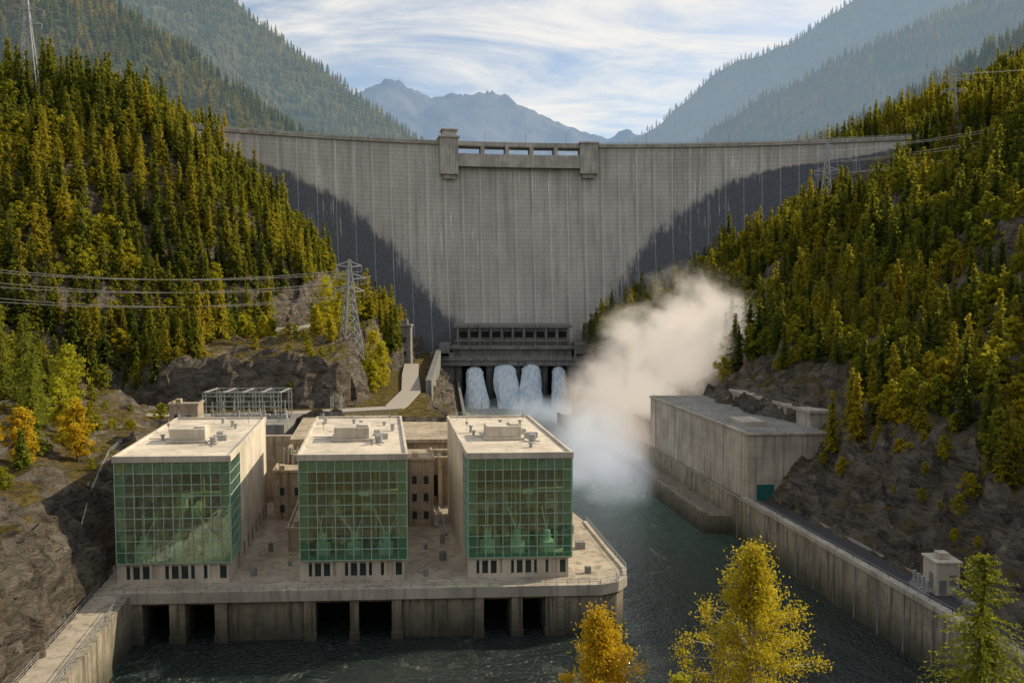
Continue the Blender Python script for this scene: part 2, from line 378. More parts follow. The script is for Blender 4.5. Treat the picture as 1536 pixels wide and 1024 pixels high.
# ---------------------------------------------------------------- jets
t=NT('white_water');p=t.pos();n=t.noise(t.scale(p,(1,.2,.35)),.8,5,.65);
col=t.mix(t.map(n,.32,.62),(.50,.68,.82),(.90,.95,.98))
d=t.n('ShaderNodeBsdfDiffuse');t.set(d.inputs[0],col);tr=t.n('ShaderNodeBsdfTranslucent');t.set(tr.inputs[0],col)
t.set(d.inputs['Normal'],t.bump(n,.35,.8))
M_foam=t.out(t.mixs(.4,d.outputs[0],tr.outputs[0]))
jets=empty('spillway_water_jets')
for k,(xc,w,hp) in enumerate(((-25,5.6,17),(-5.5,6.9,18.5),(12.5,6.2,18.5),(30.5,4.0,17))):
    nu,nv=34,24;V=[];F=[]
    for i in range(nu):
        tt=i/(nu-1);yy=545-75*tt;zz=5+(hp-5)*(1-((tt-.36)/.36)**2) if tt<.36 else hp-(hp+6)*((tt-.36)/.64)**1.9
        wd=w*(.85+.38*tt);th=2.6+5*tt*(1-.3*tt)
        for j in range(nv):
            a=2*math.pi*j/nv;r=1+.2*(vn(np.array(tt*6+k*9),np.array(j*.9),4)-.5)*2*(.2+tt)
            V.append((xc+(5*tt*tt if k<2 else -2*tt*tt)+wd*math.cos(a)*r,yy+(th*.5*math.sin(a)),zz-th*.6+th*math.sin(a)*r))
    for i in range(nu-1):
        for j in range(nv):
            F.append((i*nv+j,i*nv+(j+1)%nv,(i+1)*nv+(j+1)%nv,(i+1)*nv+j))
    mk('jet_%d'%k,V,F,M_foam,smooth=True,parent=jets)
# ---------------------------------------------------------------- spray mist
def mistmat(name,dens,col,em,ns,amp,off,emk=.22):
    t=NT(name);tc=t.n('ShaderNodeTexCoord').outputs['Object']
    ln=t.n('ShaderNodeVectorMath',operation='LENGTH');t.set(ln.inputs[0],tc)
    p=t.pos();n=t.noise(p,ns,5,.68,.6)
    fall=t.math('SUBTRACT',1.0,ln.outputs['Value'])
    f=t.math('ADD',fall,t.math('MULTIPLY',t.math('SUBTRACT',n,off),amp))
    den=t.math('MULTIPLY',t.map(f,.08,.9),t.math('MULTIPLY',t.map(fall,0,.3),dens))
    vs=t.n('ShaderNodeVolumePrincipled');vs.inputs['Color'].default_value=(*col,1);t.set(vs.inputs['Density'],den);vs.inputs['Anisotropy'].default_value=.3
    vs.inputs['Emission Color'].default_value=(*em,1);t.set(vs.inputs['Emission Strength'],t.math('MULTIPLY',den,emk))  # spray glows a little, in place of multiply scattered light
    m=t.out(None,vs.outputs[0]);m.cycles.volume_step_rate=1.5;return m
M_mist=mistmat('warm_spray_volume',.085,(.99,.94,.88),(.98,.86,.72),.05,2.6,.49,.38)
M_mist2=mistmat('cool_spray_volume',.045,(.95,.97,.98),(.85,.90,.95),.055,2.3,.50,.40)
mist=empty('spray_mist')
def ico(name,c,r,m):
    import bmesh
    bm=bmesh.new();bmesh.ops.create_icosphere(bm,subdivisions=3,radius=1);me=D.meshes.new(name);bm.to_mesh(me);bm.free()
    me.materials.append(m);o=D.objects.new(name,me);link(o);o.location=c;o.scale=r;o.parent=mist
for i,(c,r,m) in enumerate([((72,328,36),(46,30,46),M_mist),((47,322,14),(34,36,38),M_mist),((30,288,2),(24,56,28),M_mist2),((28,440,-3),(42,44,15),M_mist2)]):
    ico('spray_puff_%d'%i,c,r,m)
# ---------------------------------------------------------------- powerhouse
O=(-80.,158.);ua=math.radians(3)
def UF(u,v,z):return (O[0]+u*math.cos(ua)-v*.163,O[1]+u*math.sin(ua)+v*.987,z)
t=NT('green_glass');g=t.n('ShaderNodeBsdfGlossy');g.inputs['Roughness'].default_value=.03;g.inputs['Color'].default_value=(.9,.98,.92,1)
wv=t.noise(t.pos(),.35,2);t.set(g.inputs['Normal'],t.bump(wv,.14,.6))
tr=t.n('ShaderNodeBsdfTransparent');tr.inputs[0].default_value=(.80,.94,.85,1)
d=t.n('ShaderNodeBsdfDiffuse');d.inputs[0].default_value=(.14,.28,.22,1)
M_glass=t.out(t.mixs(.20,t.mixs(.04,tr.outputs[0],d.outputs[0]),g.outputs[0]))
t=NT('green_spandrel_glass');M_span=t.out(t.pr((.20,.36,.27),.12,spec=.7))
def powerhouse(u0,wd,dep,glL,glR,seed):
    r=np.random.default_rng(seed);e=empty('powerhouse_building');u1=u0+wd;z0,zb,zt=7,11.4,33
    b=B(UF);n=11
    b.box(u0+.6,u1-.6,0.9,dep-.3,z0,zb-.35)
    b.box(u0+.2,u1-.2,.25,dep-.1,zb-.35,zb)
    for i in range(n+1):
        c=u0+.9+(wd-1.8)*i/n
        solid=(i%4==0)
        b.box(c-(.9 if solid else .28),c+(.9 if solid else .28),.45,.9,z0,zb-.35)
    b.box(u0+.6,u1-.6,.5,.9,z0,z0+.9);b.obj('base_storey',M_wall,e)
    b=B(UF);
    for i in range(n):
        c=u0+.9+(wd-1.8)*(i+.5)/n
        if i not in(3,9):b.box(c-.75,c+.75,.86,.88,z0+.9,zb-.9)
    b.obj('base_windows',M_win,e)
    b=B(UF)
    b.box(u0,u0+.5,glL,dep,z0+0.02,zt-.6);b.box(u1-.5,u1,glR,dep,z0+.02,zt-.6);b.box(u0+.5,u1-.5,dep-.5,dep,z0+.02,zt-.6)
    b.obj('concrete_walls',M_wall,e)
    b=B(UF)
    for k in range(6):
        vv=glR+3+k*(dep-glR-6)/6;b.box(u1,u1+.04,vv,vv+2,8.2,11.2)
    b.obj('side_windows',M_win,e)
    b=B(UF);b.box(u0+.1,u1-.1,.1,dep-.1,zt-.6,zt-.1);b.obj('roof_surface',M_roof,e)
    b=B(UF);b.box(u0-.25,u1+.25,-.25,.35,zt-.9,zt+.4);b.box(u0-.25,u0+.35,.35,dep,zt-.9,zt+.4);b.box(u1-.35,u1+.25,.35,dep,zt-.9,zt+.4);b.box(u0+.35,u1-.35,dep-.5,dep+.1,zt-.9,zt+.4)
    b.obj('parapet',M_wall,e,.05)
    b=B(UF);b.box(u0+.08,u1-.08,.05,.09,zb,zt-.9)
    if glL>1:b.box(u0+.05,u0+.09,.09,glL,zb,zt-.9)
    if glR>1:b.box(u1-.09,u1-.05,.09,glR,zb,zt-.9)
    b.obj('curtain_glass',M_glass,e)
    b=B(UF);nc,nr=12,9
    for i in range(nc+1):
        c=u0+.1+(wd-.2)*i/nc;w=.05 if i%2 else .09;b.box(c-w,c+w,-.12,.04,zb,zt-.9)
    for j in range(nr+1):
        z=zb+(zt-.9-zb)*j/nr;b.box(u0,u1,-.1,.045,z-.055,z+.055)
    for s,g in((0,glL),(1,glR)):
        if g<=1:continue
        uu=(u0-.1,u0+.04) if s==0 else(u1-.04,u1+.1);k=int(g/1.6)
        for i in range(k+1):b.box(uu[0],uu[1],g*i/k,g*i/k+.12,zb,zt-.9)
        for j in range(nr+1):
            z=zb+(zt-.9-zb)*j/nr;b.box(uu[0]+.01,uu[1]-.01,0,g,z-.05,z+.05)
    b.obj('mullions',M_frame,e)
    b=B(UF)
    for j in(0,8):
        z=zb+(zt-.9-zb)*j/nr
        b.box(u0+.15,u1-.15,.16,.18,z+.05,z+(2.3 if j else .9))
    for k in(0,nc-1):
        c=u0+.1+(wd-.2)*k/nc;b.box(c+.1,c+(wd-.2)/nc-.1,.2,.22,zb+1.0,zt-3.4)
    b.obj('spandrel_panels',M_span,e)
    b=B(UF);b.box(u0+.6,u1-.6,.5,dep-1,zb-.3,zb-.02);b.box(u0+.6,u1-.6,12,12.5,zb,zt-1)
    b.obj('interior_walls',M_int,e)
    b=B(UF)
    for i in range(5):
        c=u0+2+(wd-4)*i/4;b.box(c-.3,c+.3,5.6,6.2,zb,zt-1);b.box(c-.2,c+.2,1.2,12,zt-2.4,zt-1.8)
    b.box(u0+.8,u1-.8,8,12,zb+8,zb+8.3);b.box(u0+.8,u1-.8,3,4.2,zb+13,zb+13.7)
    for k in range(2):b.box(u0+.8,u1-.8,7.8+k*.02,7.9+k*.02,zb+8.6+k*.6,zb+8.75+k*.6)
    for k in range(20):
        c=u0+2+r.random()*(wd-5);z_=zb+(r.uniform(8.3,9) if k%3==0 else r.uniform(0,1.));b.box(c,c+r.uniform(.4,2.0),3+r.random()*5,9.5,z_,z_+r.uniform(1.2,4.5))
    b.obj('interior_structure',M_int2,e)
    b=B(UF)
    for i in range(3):
        c=u0+4.5+(wd-9)*i/2;b.cyl(c,3.6,1.6,zb,zb+2.6,20);b.cyl(c,3.6,.8,zb+2.6,zb+4.6,16);b.box(c-1,c+1,1.2,1.9,zb,zb+1.2+r.random()*1.6)
        b.beam((c,3.6,zb+4.3),(c+r.uniform(-4,4),5,zb+8+r.random()*4),.3);b.beam((c-1,2.5,zb+1),(c+r.uniform(-2,5),4,zb+5+r.random()*4),.2)
    b.box(u0+wd*.55,u0+wd*.65,2.8,4.4,zt-9,zt-7.9);b.obj('turbine_generators',M_mach,e)
    b=B(UF);c=u0+wd*.47
    b.box(c-4.6,c+4.4,16,23,zt-.05,zt+.55);b.box(c-4,c+3.8,16.6,22.4,zt+.55,zt+3);b.box(c-2.6,c+2.2,24.5,28,zt-.05,zt+1.3)
    b.box(c+1.4,c+3.6,17.5,21.5,zt+3,zt+3.4)
    b.obj('roof_plant_room',M_wall,e,.06)
    b=B(UF)
    for k in range(8):
        uu=u0+r.uniform(2,wd-2);vv=r.uniform(4,dep-4);hgt=r.uniform(.6,1.4)
        if abs(uu-c)<5.5 and 14<vv<30:continue
        b.cyl(uu,vv,.35,zt-.1,zt+hgt,10);b.cyl(uu,vv,.6,zt+hgt,zt+hgt+.25,10)
    b.cyl(c+6,15,.8,zt-.1,zt+1.5,14);b.box(c+5,c+8,19,20.4,zt-.1,zt+1.1);b.box(c+4.8,c+6.2,24,26,zt-.1,zt+1.)
    for k in range(3):b.beam((c-3+k*2,24.5,zt+.6),(c-3+k*2,22.5,zt+.6),.3)
    b.beam((c+4,18,zt+.35),(c+7,12,zt+.35),.25);b.beam((c-4,20,zt+.35),(u0+1.5,20,zt+.35),.22)
    for uu,vv in((u0+2,dep-6),(u1-3,dep-9),(u0+3,dep-20)):
        b.beam((uu,vv,zt),(uu,vv,zt+3.2),.1);b.box(uu-.3,uu+.3,vv-.2,vv+.2,zt+1.4,zt+2)
    b.obj('roof_vents_and_pipes',M_steel,e)
    b=B(UF);pts=[UF(u0+1,dep-1,zt+.5),UF(u1-1,dep-1,zt+.5)];rail(b,pts,1,2.5,.07);b.obj('roof_railing',M_steel,e)
powerhouse(0,23,51,1,11,1);powerhouse(36.6,22,51,1,5,2);powerhouse(71,21.6,50,9,6,3)
# quay deck
deck=empty('powerhouse_quay')
P=[(-8,-5.2),(97,-5.2),(101,-3.6),(103.6,-.6),(104.8,4),(105,20),(105.5,40),(104,58),(-4,66),(-8,30)]
b=B(UF);b.prism(P,6.3,7.0);b.obj('deck_slab',M_deck,deck)
P2=[(-8,-5.6),(97.2,-5.6),(101.3,-3.9),(104,-.8),(105.2,4),(105.4,20),(105.9,40)]
b=B(UF)
for (a,c),(d_,e_) in zip(P2[:-1],P2[1:]):
    n_=Vector((e_-c,-(d_-a)));n_.normalize();w=.9
    b.prism([(a,c),(d_,e_),(d_-n_.x*w,e_-n_.y*w),(a-n_.x*w,c-n_.y*w)],5.2,7.35)
b.obj('edge_beam',M_par,deck)
b=B(UF)
for a,c in((3.5,6.4),(11.6,14.6),(20.4,22.8),(37.8,40.1),(46.9,48.6),(55.2,57.2),(71.7,73.6),(79.2,81.4),(86.1,89.8)):
    b.box(a,c,-5.3,4,-9,5.2);b.box(a-.15,c+.15,-5.4,-4.6,-9,-1.5)
for a,c in((22.8,37.8),(57.2,71.7),(-8,3.5)):b.box(a,c,-4.5,4,-9,5.2)
b.prism([(89.8,-4.9),(97,-4.9),(100.9,-3.3),(103.3,-.5),(104.5,4),(104.6,20),(105.1,40),(104,56),(89.8,56)],-9,5.2)
for a,c in((6.4,20.4),(40.1,55.2),(73.6,86.1)):b.box(a,c,-4.0,2,4.2,5.2)
b.obj('quay_wall_and_piers',M_quay,deck,.06)
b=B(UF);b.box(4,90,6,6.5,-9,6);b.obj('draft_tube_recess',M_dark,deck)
b=B();pts=[UF(a,c+.3,7.35) for a,c in P2];rail(b,pts,1.1,2.2,.09);b.obj('quay_railing',M_steel,deck)
b=B(UF)
for (a,c,w_,h_) in((26,4,1.2,1.6),(27.5,20,1,2),(31,34,2.2,1.5),(62,2,1,1.4),(66,12,1.6,1.8),(67,24,1.2,2.2),(96,2,1.2,1.4),(98,18,2,1.6),(99,30,1.2,2.),(33,10,.8,1.1),(63,20,.8,1.1)):
    b.box(a,a+w_,c,c+w_*.8,7,7+h_)
b.obj('deck_equipment_cabinets',M_conM,deck)
b=B();wallstrip(b,lambda y:xr(y)-.8,[60,80,100,120,140,153.5],1.6,-9,7.2);b.obj('left_quay_wall',M_quay,None)
b=B();wallstrip(b,lambda y:xr(y)-6.6,[60,80,100,120,140,158,180,210],5.8,-9,7.04);b.obj('quay_footpath',M_deck)
b=B();rail(b,[(float(xr(y))-.2,y,7.2) for y in(80,100,120,140,152)],1.1,2.4,.09);rail(b,[(float(xr(y))-6.4,y,7.04) for y in(90,120,140,158,185)],1.1,2.4,.08);b.obj('footpath_railing',M_steel)
rw=empty('terrace_retaining_wall')
b=B(UF);b.box(-14,28,66,68,4,25.6);b.box(28,56,57,59,4,22);b.box(28,56,62,105,18,25.3);b.box(56,78,61,63,4,20);b.box(56,80,66,105,14,23.5);b.box(80,96,64,66,0,15);b.box(28,29,57,66,4,24)
for k in range(10):b.box(29+k*5,30+k*5,56.3,57 if k<6 else 61,6,21)
b.box(27,81,58.5,60,21.9,22.6);b.box(56,80.5,65,66.5,23.4,24.4);b.obj('wall',M_beige,rw)
b=B(UF)
for k in range(9):b.box(30.6+k*5,33.6+k*5,56.9,56.98,9,15) if k<5 else b.box(32+k*5,34.5+k*5,60.9,60.98,9,15)
b.obj('niches',M_dark,rw)
for (u0_,u1_,v0,v1,zt) in((60,66.5,38,52,24),(25.5,34,46,56,19.5),(32,36,20,50,12),(94,101,40,50,11),(-3,4.5,55,62,36)):
    e=empty('annex_building');b=B(UF);b.box(u0_,u1_,v0,v1,6.9,zt);b.box(u0_-.3,u1_+.3,v0-.3,v0+.2,zt,zt+.6);b.box(u0_-.3,u0_+.2,v0+.2,v1,zt,zt+.6);b.box(u1_-.2,u1_+.3,v0+.2,v1,zt,zt+.6);b.box(u0_+1.2,u0_+2.6,v0+2,v0+4,zt,zt+1.4)
    b.obj('walls_and_roof',M_beige,e);b=B(UF)
    for z in np.arange(9,zt-3,4.5):
        for q_ in (.25,.7):b.box(u0_+(u1_-u0_)*q_-.6,u0_+(u1_-u0_)*q_+.6,v0-.04,v0-.01,z,z+2)
    b.obj('windows',M_win,e)
b=B(UF);
for k in range(4):b.beam((27+k*1.2,50,8+k),(27+k*1.2,57,8+k),.5);b.beam((27+k*1.2,56.8,8+k),(27+k*1.2,56.8,24),.4)
b.beam((67,36,7.5),(67,60,7.5),.9);b.beam((69,30,7.4),(69,60,7.4),.5)
b.obj('service_pipes',M_steel)
# substation gantry
b=B();gz=25
for gx in(-98,-92,-86,-80,-74):
    for gy in(252,264):
        for sx in(-.5,.5):b.beam((gx+sx,gy,gz),(gx+sx,gy,gz+9.5),.22)
        for k in range(5):b.beam((gx-.5,gy,gz+k*1.9),(gx+.5,gy,gz+k*1.9+1.9),.14)
    b.beam((gx,252,gz+9.5),(gx,264,gz+9.5),.4)
for gy in(252,264):
    for dz in(9.5,8.3,5):b.beam((-98.5,gy,gz+dz),(-73.5,gy,gz+dz),.3)
    for k in range(16):b.beam((-98+k*1.55,gy,gz+8.3),(-97.2+k*1.55,gy,gz+9.5),.14)
for k in range(9):
    b.cyl(-97+k*2.8,256+(k%3)*2,.45,gz,gz+3.2,8);b.cyl(-97+k*2.8,256+(k%3)*2,.2,gz+3.2,gz+6,8);b.box(-98+k*2.8,-96+k*2.8,258,260,gz,gz+1.6)
b.obj('substation_gantry',M_steel)
b=B();b.box(-101,-71,246,268,4,25.2);b.obj('substation_plinth',M_conM,None)
for (x0,y0) in((-12.5,246),(-60,262)):
    b=B()
    for dx in(0,3):
        for dy in(0,3):b.beam((x0+dx,y0+dy,14),(x0+dx,y0+dy,32),.25)
    for z in range(14,32,3):
        b.beam((x0,y0,z),(x0+3,y0,z+3),.14);b.beam((x0,y0,z),(x0+3,y0,z),.16);b.beam((x0+3,y0,z),(x0+3,y0+3,z+3),.14)
    b.obj('steel_lattice_mast',M_steel)
# ---------------------------------------------------------------- right bank structures
vh=empty('valve_house');RF=lambda u,v,z:(66.2+u-v*.163,221+u*.06+v*.987,z)
b=B(RF);b.box(0,22,0,82,7,26.3);b.box(-.4,22.4,-.4,82.4,26.3,27.1);b.box(22,31,8,62,7,31);b.box(21.6,31.4,7.6,62.4,31,32);b.box(3,10,10,20,27,28.6);b.obj('walls',M_con,vh,.08)
b=B(RF);b.box(0,8,82.4,200,4,17);b.obj('lower_wall',M_con,vh)
b=B(RF);b.box(.6,21.4,.4,81.6,27.12,27.2);b.obj('roof_surface',M_conM,vh)
b=B(RF);b.box(2.6,7.6,-.1,-.01,8,12.4);b.obj('roller_door',M_teal,vh)
b=B(RF);
for k in range(7):b.box(-.06,-.005,4+k*12,4.15+k*12,8.3,26.2)
for k in(7.6,15.4):b.box(k,k+.12,-.07,-.004,12.6,26.2)
b.obj('panel_joints',M_conD,vh)
b=B();rail(b,[RF(.2,.2,27.1),RF(21,.2,27.1)],1,2.5,.07);rail(b,[RF(.2,.2,27.1),RF(.2,80,27.1)],1,3,.07);rail(b,[RF(22.5,8,32),RF(22.5,60,32)],1,3,.07);b.obj('roof_railing',M_steel,vh)
k_=empty('switchgear_kiosk');kx,ky=81.5,150
b=B();b.box(kx,kx+4.6,ky,ky+5,7.9,14.2);b.box(kx-.3,kx+4.9,ky-.3,ky+5.3,14.2,14.7);b.box(kx+1,kx+3,ky+1,ky+3,14.7,16);b.obj('cabinet',M_wall,k_,.08)
b=B();b.box(kx+.6,kx+2,ky-.06,ky-.01,8.2,11);b.box(kx+2.6,kx+4,ky-.06,ky-.01,10,12);b.box(kx-.06,kx-.01,ky+1,ky+2.6,9,12);b.obj('doors_and_louvres',M_conD,k_)
b=B()
for i in range(4):b.cyl(kx-2.2+.1*i,ky-1+i*1.8,.35,7.9,11.5,10);b.cyl(kx-2.2+.1*i,ky-1+i*1.8,.6,9.2,9.5,10)
b.beam((kx-2.5,ky-1.5,8.6),(kx-2.3,ky+5,8.6),.9);b.beam((kx+5.5,ky,8.6),(kx+6.5,ky+6,12),.6);b.obj('pipes',M_steel,k_)
b=B()
for i in range(2):
    x0,y0=kx+4-i*.6,ky-4-i*4.5
    for a in range(12):
        th0=math.pi*a/12;th1=math.pi*(a+1)/12
        V0=len(b.V)
        for yy in(y0,y0+3.6):
            for th in(th0,th1):b.V.append((x0+1.1*math.cos(th),yy,8.6+1.1*math.sin(th)))
        b.F.append((V0,V0+1,V0+3,V0+2))
    b.box(x0-1.1,x0+1.1,y0,y0+3.6,7.95,8.62)
b.obj('storage_tanks',M_conM,None)
# ---------------------------------------------------------------- roads
def ribbon(name,pts,w,mat,off=.35):
    V=[];F=[];P=[]
    for p,q in zip(pts[:-1],pts[1:]):
        n=max(2,int(math.dist(p,q)/4))
        for i in range(n):P.append((p[0]+(q[0]-p[0])*i/n,p[1]+(q[1]-p[1])*i/n,p[2]+(q[2]-p[2])*i/n))
    P.append(pts[-1])
    for i,p in enumerate(P):
        a=Vector(P[max(i-1,0)]);c=Vector(P[min(i+1,len(P)-1)]);d=(c-a);nn=Vector((-d.y,d.x,0)).normalized()*w/2
        z=p[2]
        for s in(-1,1):V.append((p[0]+nn.x*s,p[1]+nn.y*s,z+off))
        for s in(-1,1):V.append((p[0]+nn.x*s*1.05,p[1]+nn.y*s*1.05,z-3))
    for i in range(len(P)-1):
        a=i*4;b_=a+4;F+=[(a,a+1,b_+1,b_),(a,b_,b_+2,a+2),(a+1,a+3,b_+3,b_+1)]
    return mk(name,V,F,mat)
ribbon('terrace_road',[(-110,262,25),(-70,272,25),(-42,283,25),(-42,330,25.5),(-50,390,26),(-57,450,26)],8,M_path)
ribbon('hillside_road',[(-210,236,30),(-160,250,27),(-110,262,25)],6,M_path,.8)
ribbon('cliff_ledge_road',[(-140,374,47),(-118,378,48),(-103,392,48.5),(-96,425,50)],6,M_path,1.2)
b=B();rail(b,[(float(x_),float(y_),float(T(x_,y_))+.3) for x_,y_ in((92,410),(105,408),(120,405),(135,402))],3,4,.2);b.obj('slope_safety_fence',M_steel)
b=B();pp=[(-88,160),(-92,172),(-97,185),(-101,198),(-104,210)];rail(b,[(x_,y_,float(T(x_,y_))+.2) for x_,y_ in pp],1.2,2.2,.12);b.obj('bank_fence',M_steel)
b=B()
for i in range(26):
    x_,y_=-86-i*.35,146+i*1.1;z_=7+i*.62;b.box(x_-1,x_+1,y_,y_+1.1,z_-.2,z_+.15)
for s in(-1,1):b.beam((-86+s,146,8),(-95+s,174.6,24.1),.12);b.beam((-86+s,146,7),(-95+s,174.6,23),.3)
for i in range(0,26,3):b.beam((-85-i*.35,146+i*1.1,2+i*.6),(-85-i*.35,146+i*1.1,8+i*.62),.14)
b.obj('steel_stairway',M_steel)
# ---------------------------------------------------------------- pylons and cables
def pylon(x,y,z,h,bw,arms,ang=0.,ww_=.24):
    b=B(lambda a,c,d:(x+a*math.cos(ang)-c*math.sin(ang),y+a*math.sin(ang)+c*math.cos(ang),z+d));n=9
    W=lambda t_:(bw*(1-t_)**1.15*.5+.35)
    for i in range(n):
        t0=i/n;t1=(i+1)/n;z0=h*t0;z1=h*t1;a=W(t0);c=W(t1);w=ww_
        C0=[(-a,-a,z0),(a,-a,z0),(a,a,z0),(-a,a,z0)];C1=[(-c,-c,z1),(c,-c,z1),(c,c,z1),(-c,c,z1)]
        for j in range(4):
            k=(j+1)%4;b.beam(C0[j],C1[j],w*1.3);b.beam(C0[j],C1[k],w*.7);b.beam(C0[k],C1[j],w*.7);b.beam(C1[j],C1[k],w*.7)
    tips=[]
    for (tz,L) in arms:
        zz=h*tz;a=W(tz)
        for s in(-1,1):
            for q_ in(-1,1):b.beam((s*a,q_*a,zz),(s*L,0,zz+.6),ww_);b.beam((s*a,q_*a,zz+2.2),(s*L,0,zz+.6),ww_*.8)
            b.beam((s*L,0,zz+.6),(s*L,0,zz-1.8),.25)
            tips.append(b.f(s*L,0,zz-1.8))
    b.obj('transmission_pylon',M_steel);return tips
A=[(.68,6.5),(.81,8),(.93,5.5)]
p1=pylon(-68,334,38,42,8,A,.6,.36);p2=pylon(-262,262,50,42,8,A,.6)
p3=pylon(176,450,100,50,9,A,-.4,.34);p4=pylon(272,500,156,50,9,A,-.4,.3)
p5=pylon(-250,420,168,54,8,A,.3,.32);p6=pylon(420,330,150,45,8,A,-.4)
def cable(b,p,q,sag,n=20,w=.16):
    pr=None
    for i in range(n+1):
        s=i/n;c=[p[k]+(q[k]-p[k])*s for k in range(3)];c[2]-=4*sag*s*(1-s)
        if pr:b.beam(pr,c,w,False)
        pr=c
b=B()
for a,c in zip(p1,p2):cable(b,a,c,9,w=.2)
for a,c in zip(p3,p6):cable(b,a,c,10,24,.15)
for a,c in list(zip(p4,p6))[4:]:cable(b,a,c,6,16,.14)
b.obj('power_lines',M_wire)
# ---------------------------------------------------------------- tree prototypes
def leafq(C,a,bb):
    V=np.stack([C-a,C+bb,C+a,C-bb],1).reshape(-1,3);F=np.arange(len(V)).reshape(-1,4);return V,F
def tube(pts,rad,n=6):
    V=[];F=[]
    for i,(p,r) in enumerate(zip(pts,rad)):
        for j in range(n):
            a=6.2832*j/n;V.append((p[0]+r*math.cos(a),p[1]+r*math.sin(a),p[2]))
        if i:
            for j in range(n):
                k=(j+1)%n;F.append(((i-1)*n+j,(i-1)*n+k,i*n+k,i*n+j))
    return V,F
def assemble(name,tubes,LV,LF,mats,lnk=False):
    V=[];F=[];mi=[]
    for tv,tf in tubes:
        b0=len(V);V+=list(map(tuple,tv));F+=[tuple(i+b0 for i in f) for f in tf];mi+=[0]*len(tf)
    b0=len(V);V=np.vstack([np.array(V),LV]);F=F+(LF+b0).tolist();mi+=[1]*len(LF)
    return mk(name,V,F,mats,mi,lnk=lnk)
def conifer(name,seed,H,R,levels,nb,k,leaf,mats=None,lnk=False,base=.1,pw=.8):
    r=np.random.default_rng(seed);li=np.repeat(np.arange(levels),nb)
    t_=(li+r.uniform(-.3,.3,len(li)))/levels;t_=np.clip(t_,0,.995)
    keep=r.random(len(li))<(.35+.65*(1-t_));t_=t_[keep]
    br=R*((1-t_)**pw)*r.uniform(.5,1.2,len(t_))*np.clip(.65+t_*3,0,1)+.12*R*.5
    an=r.uniform(0,6.283,len(t_));zz=H*(base+(1-base)*t_)
    N=len(t_);s=(np.arange(k)[None,:]+r.uniform(.1,.9,(N,k)))/k
    rr=br[:,None]*s;dz=-.32*rr-.10*rr*rr/R+ (t_[:,None]>.8)*rr*.5
    C=np.stack([rr*np.cos(an)[:,None],rr*np.sin(an)[:,None],zz[:,None]+dz],2)
    C=C+r.normal(0,leaf*.28,C.shape)
    dirv=np.stack([np.cos(an),np.sin(an),-.45*np.ones(N)],1)[:,None,:]+r.normal(0,.45,(N,k,3))
    dirv/=np.linalg.norm(dirv,axis=2,keepdims=True)
    up=np.array([0,0,1.])+r.normal(0,.45,(N,k,3));bb=np.cross(dirv,up);bb/=np.linalg.norm(bb,axis=2,keepdims=True)+1e-6
    sz=(leaf*(1.15-.45*s)*r.uniform(.7,1.3,(N,k)))*(.55+.45*(1-t_))[:,None]
    V,F=leafq(C.reshape(-1,3),(dirv*sz[...,None]).reshape(-1,3),(bb*sz[...,None]*.55).reshape(-1,3))
    tb=tube([(0,0,-1.5),(0,0,H*.5),(0,0,H*.97)],[R*.075+.05,R*.05,.03])
    return assemble(name,[tb],V,F,mats or [M_bark,M_conif],lnk)
def broad(name,seed,H,R,nl,leaf,mats,lnk=False,cb=.25,ncl=40,tp_=.7,sgk=.15):
    r=np.random.default_rng(seed);tubes=[]
    tx=np.cumsum(r.normal(0,H*.012,6));ty=np.cumsum(r.normal(0,H*.012,6))
    tp=[(tx[i],ty[i],-1.5 if i==0 else H*.9*i/5) for i in range(6)]
    tubes.append(tube(tp,[H*.014*(1-.17*i) for i in range(6)],7))
    cl=[]
    for i in range(ncl):
        t_=(i+.5)/ncl;z=H*(cb+(1-cb)*t_);w=R*math.sin(math.pi*min(1,(.12+.88*t_)))**tp_*r.uniform(.35,1.25)
        a=i*2.4+r.uniform(-.4,.4);f=min(4.99,z/(H*.9)*5*.85);j=int(f)
        p0=Vector(tp[min(j,4)]).lerp(Vector(tp[min(j+1,5)]),f-j);p1=Vector((p0.x+w*math.cos(a),p0.y+w*math.sin(a),z))
        mid=p0.lerp(p1,.5)+Vector((0,0,.04*H))
        tubes.append(tube([tuple(p0),tuple(mid),tuple(p1)],[H*.004,H*.003,.02],4))
        cl.append((p1,1.));cl.append((mid,.8))
    cc=np.array([tuple(c[0]) for c in cl]);cs=np.array([c[1] for c in cl])
    ix=r.integers(0,len(cc),nl);sg=R*sgk*cs[ix]*r.uniform(.5,1.1,len(cc))[ix]
    C=cc[ix]+r.normal(0,1,(nl,3))*sg[:,None]*np.array([1,1,.8])
    a=r.normal(0,1,(nl,3));a/=np.linalg.norm(a,axis=1,keepdims=True);b_=np.cross(a,r.normal(0,1,(nl,3)));b_/=np.linalg.norm(b_,axis=1,keepdims=True)
    sz=leaf*r.uniform(.6,1.3,(nl,1));V,F=leafq(C,a*sz,b_*sz*.65)
    return assemble(name,tubes,V,F,mats,lnk)
def coll(name,objs):
    c=D.collections.new(name)
    for o in objs:c.objects.link(o)
    return c
near=[conifer('a%d'%i,10+i,20+i%3*2,3.6+.5*(i%3),24,9,6,.88) for i in range(5)]
near+=[conifer('b%d'%i,30+i,17+i,2.9,22,9,5,.78,pw=.55) for i in range(2)]
dec=[broad('d%d'%i,50+i,13+i,4.4,1400,.62,[M_bark,M_decid],ncl=20,cb=.15) for i in range(3)]
C_near=coll('conifer_prototypes',near);C_dec=coll('broadleaf_prototypes',dec)
